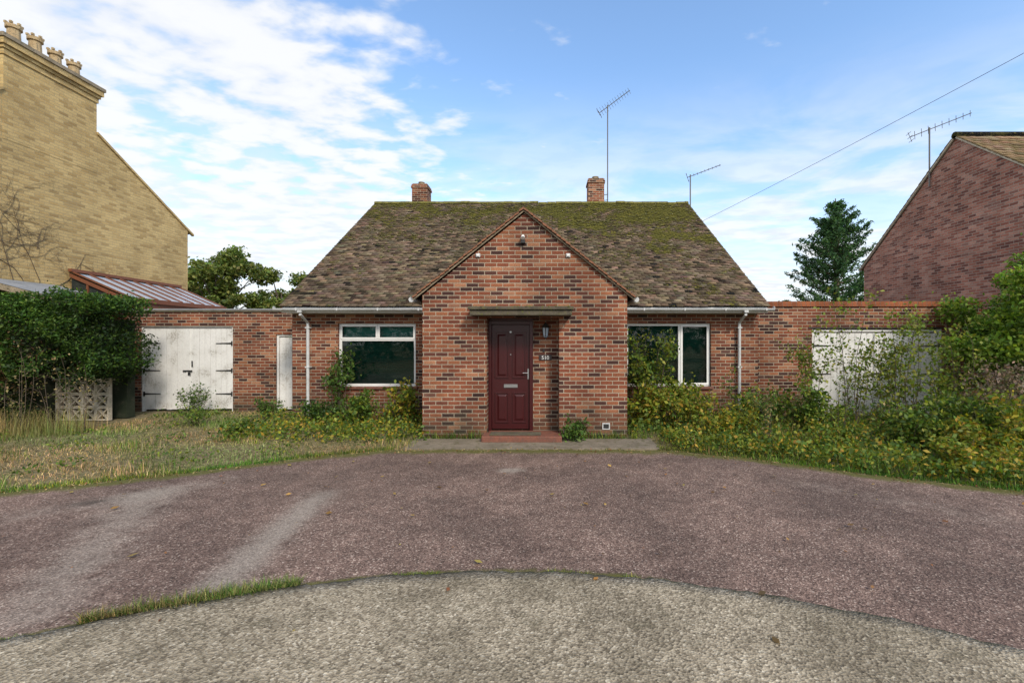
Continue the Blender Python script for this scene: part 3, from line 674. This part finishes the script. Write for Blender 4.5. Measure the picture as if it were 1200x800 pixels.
SB=MB()
for i in range(4):
    for j in range(3):
        x0=-11.0+i*.30; z0=.02+j*.30; y=10.25; t=.03
        for b_ in[(x0,x0+.296,z0,z0+t),(x0,x0+.296,z0+.266,z0+.296),(x0,x0+t,z0+t,z0+.266),(x0+.266,x0+.296,z0+t,z0+.266)]: SB.box(b_[0],b_[1],y,y+.09,b_[2],b_[3],'block')
        cx,cz=x0+.148,z0+.148
        for an in(45,-45):
            R=Matrix.Translation((cx,y+.045,cz))@Matrix.Rotation(math.radians(an),4,'Y'); SB.box(-.165,.165,-.04+.003*(an>0),.04-.003*(an>0),-.014,.014,'block',R)
SB.box(-11.05,-9.75,10.23,10.36,.925,.97,'block'); SB.obj('screen_block_wall')

# ------------------------------------------------------------------ VEGETATION
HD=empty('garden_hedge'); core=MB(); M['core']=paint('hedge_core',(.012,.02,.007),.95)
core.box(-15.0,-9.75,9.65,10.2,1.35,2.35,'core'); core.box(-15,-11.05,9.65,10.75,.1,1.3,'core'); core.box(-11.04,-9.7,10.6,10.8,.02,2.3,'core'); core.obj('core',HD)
n=52000; t=rng.random((n,3))
face=rng.random(n)
lump=lambda x,z:.20*np.sin(x*2.1+z)+.15*np.sin(x*5.3+z*3)+.12*np.sin(z*6+x*2)
x=-15+5.75*t[:,0]; z=.05+2.75*t[:,1]; yv=9.48+lump(x,z)+.22*t[:,2]**2-.35*np.clip(z/2.7,0,1)
top=face<.3; yv=np.where(top,9.1+1.6*t[:,2],yv); z=np.where(top,2.60+.09*np.sin(x*3)+.09*np.sin(x*7.1+yv*3)+rng.normal(0,.08,n),z)
side=(face>.3)&(face<.45); x=np.where(side,-9.36+.16*np.sin(z*5)+.1*np.sin(z*11+yv*4)+rng.normal(0,.09,n),x); yv=np.where(side,9.2+1.55*t[:,2],yv)
keep=(z>1.0+.16*np.sin(x*6)+.08*np.sin(x*15))|(x<-10.75+.15*np.sin(z*7)); P=np.stack([x,yv,z],1)[keep]
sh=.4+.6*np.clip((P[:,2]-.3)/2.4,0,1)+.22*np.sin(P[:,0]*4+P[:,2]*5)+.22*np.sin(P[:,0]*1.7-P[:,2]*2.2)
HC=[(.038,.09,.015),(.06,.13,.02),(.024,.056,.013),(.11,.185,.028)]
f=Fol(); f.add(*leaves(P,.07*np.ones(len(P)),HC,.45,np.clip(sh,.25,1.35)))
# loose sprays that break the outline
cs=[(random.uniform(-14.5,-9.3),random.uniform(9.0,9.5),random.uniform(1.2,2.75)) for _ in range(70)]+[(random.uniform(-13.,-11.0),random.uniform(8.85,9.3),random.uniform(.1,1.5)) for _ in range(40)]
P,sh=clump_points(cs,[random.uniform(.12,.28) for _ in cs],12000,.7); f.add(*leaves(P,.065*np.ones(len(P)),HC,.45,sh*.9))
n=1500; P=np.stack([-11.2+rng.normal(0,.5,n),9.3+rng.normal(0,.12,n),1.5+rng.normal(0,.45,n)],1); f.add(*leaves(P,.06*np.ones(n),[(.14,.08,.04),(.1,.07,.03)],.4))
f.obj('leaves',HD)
sp=MB()
for k in range(110):
    x=random.uniform(-15,-9.4); y=random.uniform(9.2,10.6); sp.tube([(x,y,2.4),(x+random.gauss(0,.06),y,2.8+random.random()*.12)],[.006,.002],'bark',3)
sp.obj('shoots',HD)

OL=[(.11,.16,.035),(.15,.19,.04),(.20,.21,.05),(.08,.12,.03)]
tree('broadleaf_tree',-20.8,29,8.1,2.6,5.0,42,15000,.22,OL,.2,.30)
tree('broadleaf_tree',-17.8,31,6.8,2.4,4.2,36,11000,.22,OL,.2,.30)
tree('broadleaf_tree',-8.2,27,10.3,1.9,8.0,22,900,.14,[(.07,.08,.03),(.1,.09,.04)],.16,.3)
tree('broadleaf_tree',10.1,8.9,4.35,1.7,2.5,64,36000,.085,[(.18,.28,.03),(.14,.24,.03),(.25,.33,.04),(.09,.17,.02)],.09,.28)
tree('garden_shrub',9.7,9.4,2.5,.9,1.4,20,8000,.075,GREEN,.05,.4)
CF=empty('pine_tree'); b=MB(); x0,y0,hh=14.1,22.,8.7
b.tube([(x0,y0,0),(x0+.05,y0,hh*.5),(x0,y0,hh)],[.22,.13,.02],'bark',8)
Pc=[]
for i in range(210):
    t=random.random()**.75; z=1.2+t*(hh-1.4); R=3.0*(1-t)**.75+.15; R*=random.uniform(.55,1.15); an=random.uniform(0,6.283)
    up=.25+.45*t; end=Vector((x0+math.cos(an)*R,y0+math.sin(an)*R,z+R*up)); st=Vector((x0,y0,z)); mid=(st+end)/2+Vector((0,0,-.14*R))
    b.tube([st,mid,end],[.035,.02,.006],'bark',4,False)
    for k in range(int(25+60*R)):
        s_=random.random()**.55; q=st*(1-s_)**2+mid*2*s_*(1-s_)+end*s_*s_; sp_=.06+.20*(1-s_)*R*.5
        Pc.append((q.x+random.gauss(0,sp_),q.y+random.gauss(0,sp_),q.z+random.gauss(0,sp_*.5)-.03))
Pc=np.array(Pc); b.obj('trunk',CF); f=Fol(); f.add(*leaves(Pc,.19*np.ones(len(Pc)),[(.05,.12,.05),(.07,.16,.06),(.035,.085,.04),(.10,.19,.07)],.3)); f.obj('needles',CF)
TL=empty('distant_treeline'); cs=[];rs=[]
for k in range(110):
    x=random.uniform(-110,110); y=85+random.uniform(-8,8); r_=random.uniform(2.,3.8); cs.append((x,y,random.uniform(1.,4.5))); rs.append(r_)
P,sh=clump_points(cs,rs,14000,.4); f=Fol(); f.add(*leaves(P,.8*np.ones(len(P)),[(.06,.085,.035),(.08,.10,.04)],.7,sh)); f.obj('crowns',TL)
TS=empty('reflection_treeline'); cs=[];rs=[]  # unseen trees behind the camera, added for the windows to reflect
for k in range(80):
    x=random.uniform(-45,45); y=-26+random.uniform(-3,3); cs.append((x,y,random.uniform(.5,5.))); rs.append(random.uniform(1.6,2.8))
P,sh=clump_points(cs,rs,12000,.4); f=Fol(); f.add(*leaves(P,.6*np.ones(len(P)),[(.05,.08,.03),(.07,.10,.035)],.7,sh)); f.obj('crowns',TS)

def grass(name,n,region,hrange,cols,wd=.006,bend=.5,parent=None,clumpf=None):
    X=[];Yy=[];tot=0
    while tot<n:
        x,y=region(n); X.append(x);Yy.append(y);tot+=len(x)
    x=np.concatenate(X)[:n]; y=np.concatenate(Yy)[:n]
    h=hrange[0]+(hrange[1]-hrange[0])*rng.random(n)**2
    if clumpf is not None: h=h*clumpf(x,y)
    an=rng.random(n)*6.283; dx=np.cos(an);dy=np.sin(an); a2=an+1.57; wx=np.cos(a2)*wd*.5;wy=np.sin(a2)*wd*.5
    bd=h*bend*rng.random(n)
    base=np.stack([x,y,np.zeros(n)],1); W=np.stack([wx,wy,np.zeros(n)],1)
    m=base+np.stack([dx*bd*.3,dy*bd*.3,h*.55],1); tp=base+np.stack([dx*bd,dy*bd,h],1)
    V=np.stack([base-W,base+W,m+W*.8,m-W*.8,tp+W*.1,tp-W*.1],1).reshape(-1,3)
    b=np.arange(n)[:,None]*6; F=np.concatenate([b+np.array([[0,1,2,3]]),b+np.array([[3,2,4,5]])])
    c=pal(n,cols,.25); k=np.sin(x*2.3+y*1.7)+np.sin(x*.9-y*3.1)
    c=c*(1+.15*k)[:,None]; gk=np.clip(.45+.45*np.sin(x*1.3+2*np.sin(y*1.1))+.4*np.sin(y*2.7+x),0,1)[:,None]
    c=c*(gk*np.array([[.65,.98,.7]])+(1-gk)*np.array([[1.3,1.1,1.15]]))
    return npmesh(name,V,F,np.repeat(c,6,0),M['grassm'],parent)
def clf(x,y): return .45+.75*(np.sin(x*3.1+y*2)*np.sin(y*4.3-x*1.3)*.5+.5)
def regL(n):
    x=-13.5+11.3*rng.random(n); y=5+6.9*rng.random(n)**1.1; k=(y>far_edge(x)+.02+.08*np.sin(x*9))&((x<-5.9)|(y<10.45))&(y<11.65)&((x>-9.4)|(y<9.6)); return x[k],y[k]
def regR(n):
    x=1.6+11*rng.random(n); y=4.+7*rng.random(n); k=(y>far_edge(x)+.02+.08*np.sin(x*9))&((x>4.9)|(y<10.45))&(y<10.7)&((x>2.0)|(y>8.4)); return x[k],y[k]
LG=empty('grass')
STR2=[(.40,.31,.15),(.48,.38,.19),(.32,.24,.11),(.26,.22,.09)]
MIXG=STR2+STR2+[(.13,.17,.035),(.18,.20,.055)]
grass('lawn_blades',46000,regL,(.015,.075),MIXG,.008,2.0,LG,clf)
def regLt(n):
    x,y=regL(n); k=(np.sin(x*2.1+.5)*np.sin(y*2.9+x*.7))>.45; return x[k],y[k]
grass('lawn_tufts',4500,regLt,(.06,.2),STR2+GREEN+LIME,.007,1.,LG)
grass('rough_blades',36000,regR,(.04,.28),GREEN+LIME+STRAW,.008,.9,LG,clf)
def regE(n):
    x=-9+18*rng.random(n); y=far_edge(x)+.02+.2*rng.random(n)**1.5; k=(np.abs(x+.3)>2.2); return x[k],y[k]
grass('edge_blades',11000,regE,(.02,.08),GREEN+LIME,.007,.9,LG)
def regK(n):
    x=-2.95+1.15*rng.random(n); y=near_edge(x)+.03+.09*rng.normal(0,.5,n)*(1-np.abs((x+2.3)/.8)); return x,y
grass('kerb_tuft',4200,regK,(.02,.09),GREEN+STRAW+STRAW,.005,1.4,LG)
def regK2(n):
    x=-4+5*rng.random(n)**1.5; y=near_edge(x)+.012+.015*rng.normal(0,1,n); k=np.sin(x*11)+np.sin(x*5)>.4; return x[k],y[k]
grass('kerb_weeds',1200,regK2,(.01,.04),GREEN+LIME,.004,1.2,LG)
def regW(n):
    x=-2.3+4.2*rng.random(n); y=8.36-.06*rng.random(n); k=((x<-1.15)|(x>.4)); return x[k],y[k]
grass('wall_weeds',900,regW,(.04,.22),GREEN+LIME,.01,.9,LG)
def regS(n):
    x=-10.9+1.9*rng.random(n); y=8.9+.25*rng.normal(0,1,n); return x,y
grass('tall_dry_grass',1300,regS,(.15,.55),STRAW+[(.3,.26,.1)],.007,.6,LG)

def groundcover(name,n,reg,size,cols,hmax):
    x,y=reg(n*3); x=x[:n];y=y[:n]; z=.02+hmax*rng.random(len(x))*clf(x*1.7,y*1.7)
    f=Fol(); f.add(*leaves(np.stack([x,y,z],1),size*np.ones(len(x)),cols,.6)); f.obj(name,LG)
def regLc(n):
    x,y=regL(n); k=(np.sin(x*2.7+1)*np.sin(y*3.3+x)+.3*np.sin(x*7))>.35; return x[k],y[k]
groundcover('left_weeds',4500,regLc,.05,GREEN+LIME,.12)
def regL2(n):
    x=-6+3.9*rng.random(n); y=8.+2.4*rng.random(n); k=(y<10.4)&(y>far_edge(x)+.2); return x[k],y[k]
groundcover('house_weeds',5000,regL2,.065,GREEN+LIME+YEL,.30)
groundcover('right_weeds',15000,regR,.07,GREEN+LIME+YEL[1:],.36)
def regRF(n):
    x=2.2+5.5*rng.random(n); y=far_edge(x)+.1+1.3*rng.random(n); return x,y
groundcover('bank_weeds',9000,regRF,.06,LIME+YEL+GREEN,.24)

bush('climbing_rose',-4.62,10.22,2.25,.30,6,900,.075,GREEN,.008,1.,.6)
bush('climbing_rose',2.35,10.1,2.2,.60,13,1800,.085,GREEN+LIME+YEL[1:3],.008)
bush('climbing_rose',3.0,10.1,1.35,.45,9,900,.085,LIME+YEL[1:3],.007)
bush('yellow_shrub',-2.95,9.7,.95,.35,12,1100,.085,YEL+LIME,.006)
bush('garden_shrub',-3.9,9.6,.75,.5,12,1300,.075,GREEN+LIME,.006)
bush('garden_shrub',-4.9,9.9,.55,.5,10,900,.07,DARK+GREEN,.006)
bush('garden_shrub',.55,8.2,.48,.22,10,420,.075,GREEN,.004)
bush('garden_shrub',1.95,9.4,1.0,.5,14,1500,.085,YEL+LIME,.006)
bush('garden_shrub',2.9,9.2,.85,.6,16,1700,.08,LIME+YEL,.006)
bush('garden_shrub',3.4,8.4,.6,.6,14,1400,.075,YEL+LIME,.005)
bush('garden_shrub',4.6,9.7,.8,.6,14,1200,.08,GREEN+LIME,.006)
bush('garden_shrub',5.4,9.0,.95,.7,16,1600,.085,LIME+GREEN,.006)
for (x,y,h) in [(6.0,8.9,2.95),(6.55,8.6,2.7),(7.1,8.8,2.5),(7.75,8.6,2.3),(5.45,9.2,2.5),(8.2,8.9,2.1),(6.9,9.3,2.2)]:
    bush('birch_sapling',x,y,h,.5,6,720,.065,LIME+[(.28,.29,.06)],.008,1.,.7,.2,cl=.07)
for i in range(16):
    x=random.uniform(3.6,9.2); y=random.uniform(7.7,9.6); h=random.uniform(.9,1.75)
    bush('tall_weed',x,y,h,.25,3,190,.06,random.choice([LIME,GREEN+LIME,YEL+LIME,STRAW+GREEN]),.005,1.,.45,.15,cl=.05)
bush('garden_shrub',6.2,7.7,.85,.7,18,1900,.075,GREEN+LIME,.006)
bush('garden_shrub',7.3,7.6,1.0,.7,18,2000,.075,LIME+GREEN,.006)
bush('bramble_bush',6.6,6.6,.85,.6,18,2000,.075,YEL+LIME,.006)
bush('bramble_bush',5.9,6.2,.5,.5,14,1300,.065,YEL+LIME,.005)
bush('bramble_bush',7.4,6.7,1.2,.6,18,2100,.08,LIME+YEL,.006)
bush('dry_flower_bush',7.9,7.9,1.45,.6,22,2400,.06,[(.30,.21,.16),(.22,.17,.13),(.14,.16,.07),(.36,.26,.20)],.006)
bush('dry_flower_bush',9.2,8.2,1.35,.6,18,1500,.06,[(.28,.20,.15),(.20,.16,.12),(.14,.16,.07)],.006)
bush('garden_shrub',4.9,7.6,.55,.6,14,1300,.06,LIME+YEL+GREEN,.005)
for (x,y,h) in [(-9.7,9.0,2.0),(-9.1,9.0,1.5),(-10.1,8.8,1.8),(-10.5,8.9,1.3)]:
    bush('dry_weed_stalk',x,y,h,.3,4,90,.05,STRAW+[(.10,.13,.03)],.006,1.)
bush('garden_shrub',-8.6,11.2,.75,.35,9,600,.06,GREEN,.005)
bush('garden_shrub',-5.75,8.6,.35,.35,10,500,.06,GREEN+LIME,.005)
bush('garden_shrub',-6.3,10.6,.55,.4,10,700,.06,GREEN,.005)
bush('garden_shrub',-7.4,9.8,.4,.4,10,600,.055,GREEN+LIME,.005)

n=260; x=-6+12.5*rng.random(n); y=1.8+5.8*rng.random(n)**.5; k=y<far_edge(x)+.3; x=x[k];y=y[k]
P=np.stack([x,y,.028+.006*rng.random(len(x))],1); n=len(P)
an=rng.random(n)*6.283; L=(.010+.034*rng.random(n)**2.3)[:,None]; d=np.stack([np.cos(an),np.sin(an),rng.normal(0,.15,n)],1); w_=np.stack([-np.sin(an),np.cos(an),rng.normal(0,.25,n)],1)
V=np.stack([P-d*L,P+w_*L*.6+[0,0,.004],P+d*L,P-w_*L*.6],1).reshape(-1,3); V[:,2]=np.maximum(V[:,2],.024)
npmesh('fallen_leaves',V,np.arange(n*4).reshape(n,4),np.repeat(pal(n,[(.36,.19,.06),(.26,.12,.05),(.42,.30,.09),(.16,.09,.04)]),4,0),M['leaf'])
def regLit(n):
    x=-8+16*rng.random(n); y=far_edge(x)-.25*rng.random(n)**2; return x,y
x,y=regLit(900); P=np.stack([x,y,.012+.01*rng.random(len(x))],1); f=Fol(); f.add(*leaves(P,.03*np.ones(len(P)),STRAW+[(.2,.09,.04)],.6)); f.obj('edge_leaf_litter',None)

# ------------------------------------------------------------------ WORLD
wd=bpy.data.worlds.new('World'); sc.world=wd; wd.use_nodes=True
class W(G):
    def __init__(s): s.t=wd.node_tree; s.t.nodes.clear(); s.out=s.t.nodes.new('ShaderNodeOutputWorld')
g=W(); SUN_EL=math.radians(38); AZ=math.radians(150)
sky=g.n('ShaderNodeTexSky',sky_type='NISHITA'); sky.sun_disc=False; sky.sun_elevation=SUN_EL; sky.sun_rotation=AZ; sky.air_density=1.; sky.dust_density=1.; sky.ozone_density=1.5
dirv=g.n('ShaderNodeTexCoord').outputs['Generated']; nrm=g.vm('NORMALIZE',dirv); sx,sy,sz=g.sep(nrm)
zc=g.math('MAXIMUM',sz,.02); zc=g.math('ADD',zc,.06)
u=g.math('DIVIDE',sx,zc); v=g.math('DIVIDE',sy,zc); pv=g.comb(u,v,0)
rot=g.n('ShaderNodeMapping'); g.put(rot.inputs['Vector'],pv); rot.inputs['Rotation'].default_value=(0,0,.5); rot.inputs['Scale'].default_value=(1,1.35,1)
n1=g.noise(rot.outputs[0],5.2,5,.5,.15); n2=g.noise(pv,.75,2,.5); n3=g.noise(rot.outputs[0],1.3,5,.6,.4)
left=g.ss(u,.25,-1.1,-.14,.14)
south=g.ss(sy,.25,-.45,0,.22)  # extra cloud out of view behind the camera, added to soften and whiten light
hi=g.ss(g.math('ADD',g.math('ADD',g.math('ADD',g.math('MULTIPLY',n1,.62),g.math('MULTIPLY',n2,.38)),left),south),.46,.63,0,.92)
low=g.math('MULTIPLY',g.ss(sz,.52,.16),g.ss(n3,.34,.60,0,.97))
haze=g.ss(sz,.38,.02,0,.88)
cl=g.math('MAXIMUM',g.math('MAXIMUM',hi,low),haze)
cl=g.math('MULTIPLY',cl,g.ss(sz,-.05,.0))
blue=g.mix(1.,sky.outputs[0],(1.8,2.0,2.1),'MULTIPLY')
c=g.mix(cl,blue,g.mix(g.ss(n1,.35,.6),(5.7,5.95,6.4),(6.8,6.8,6.8)))
bg=g.n('ShaderNodeBackground'); g.put(bg.inputs[0],c); bg.inputs[1].default_value=.15
g.surf(bg.outputs[0])
sv=Vector((math.sin(AZ)*math.cos(SUN_EL),math.cos(AZ)*math.cos(SUN_EL),math.sin(SUN_EL)))
sl=bpy.data.lights.new('sun','SUN'); sl.energy=3.1; sl.angle=math.radians(10); sl.color=(1,.91,.79)
so=bpy.data.objects.new('sun',sl); COL.objects.link(so); so.rotation_euler=sv.to_track_quat('Z','Y').to_euler(); so.location=(5,-5,20)

# ------------------------------------------------------------------ CAMERA
cd=bpy.data.cameras.new('camera'); cd.lens=16; cd.sensor_width=36; cd.shift_x=-.031; cd.clip_end=2000; cd.clip_start=.05
co=bpy.data.objects.new('camera',cd); COL.objects.link(co); co.location=(0,0,1.8); co.rotation_euler=(math.pi/2,0,0); sc.camera=co
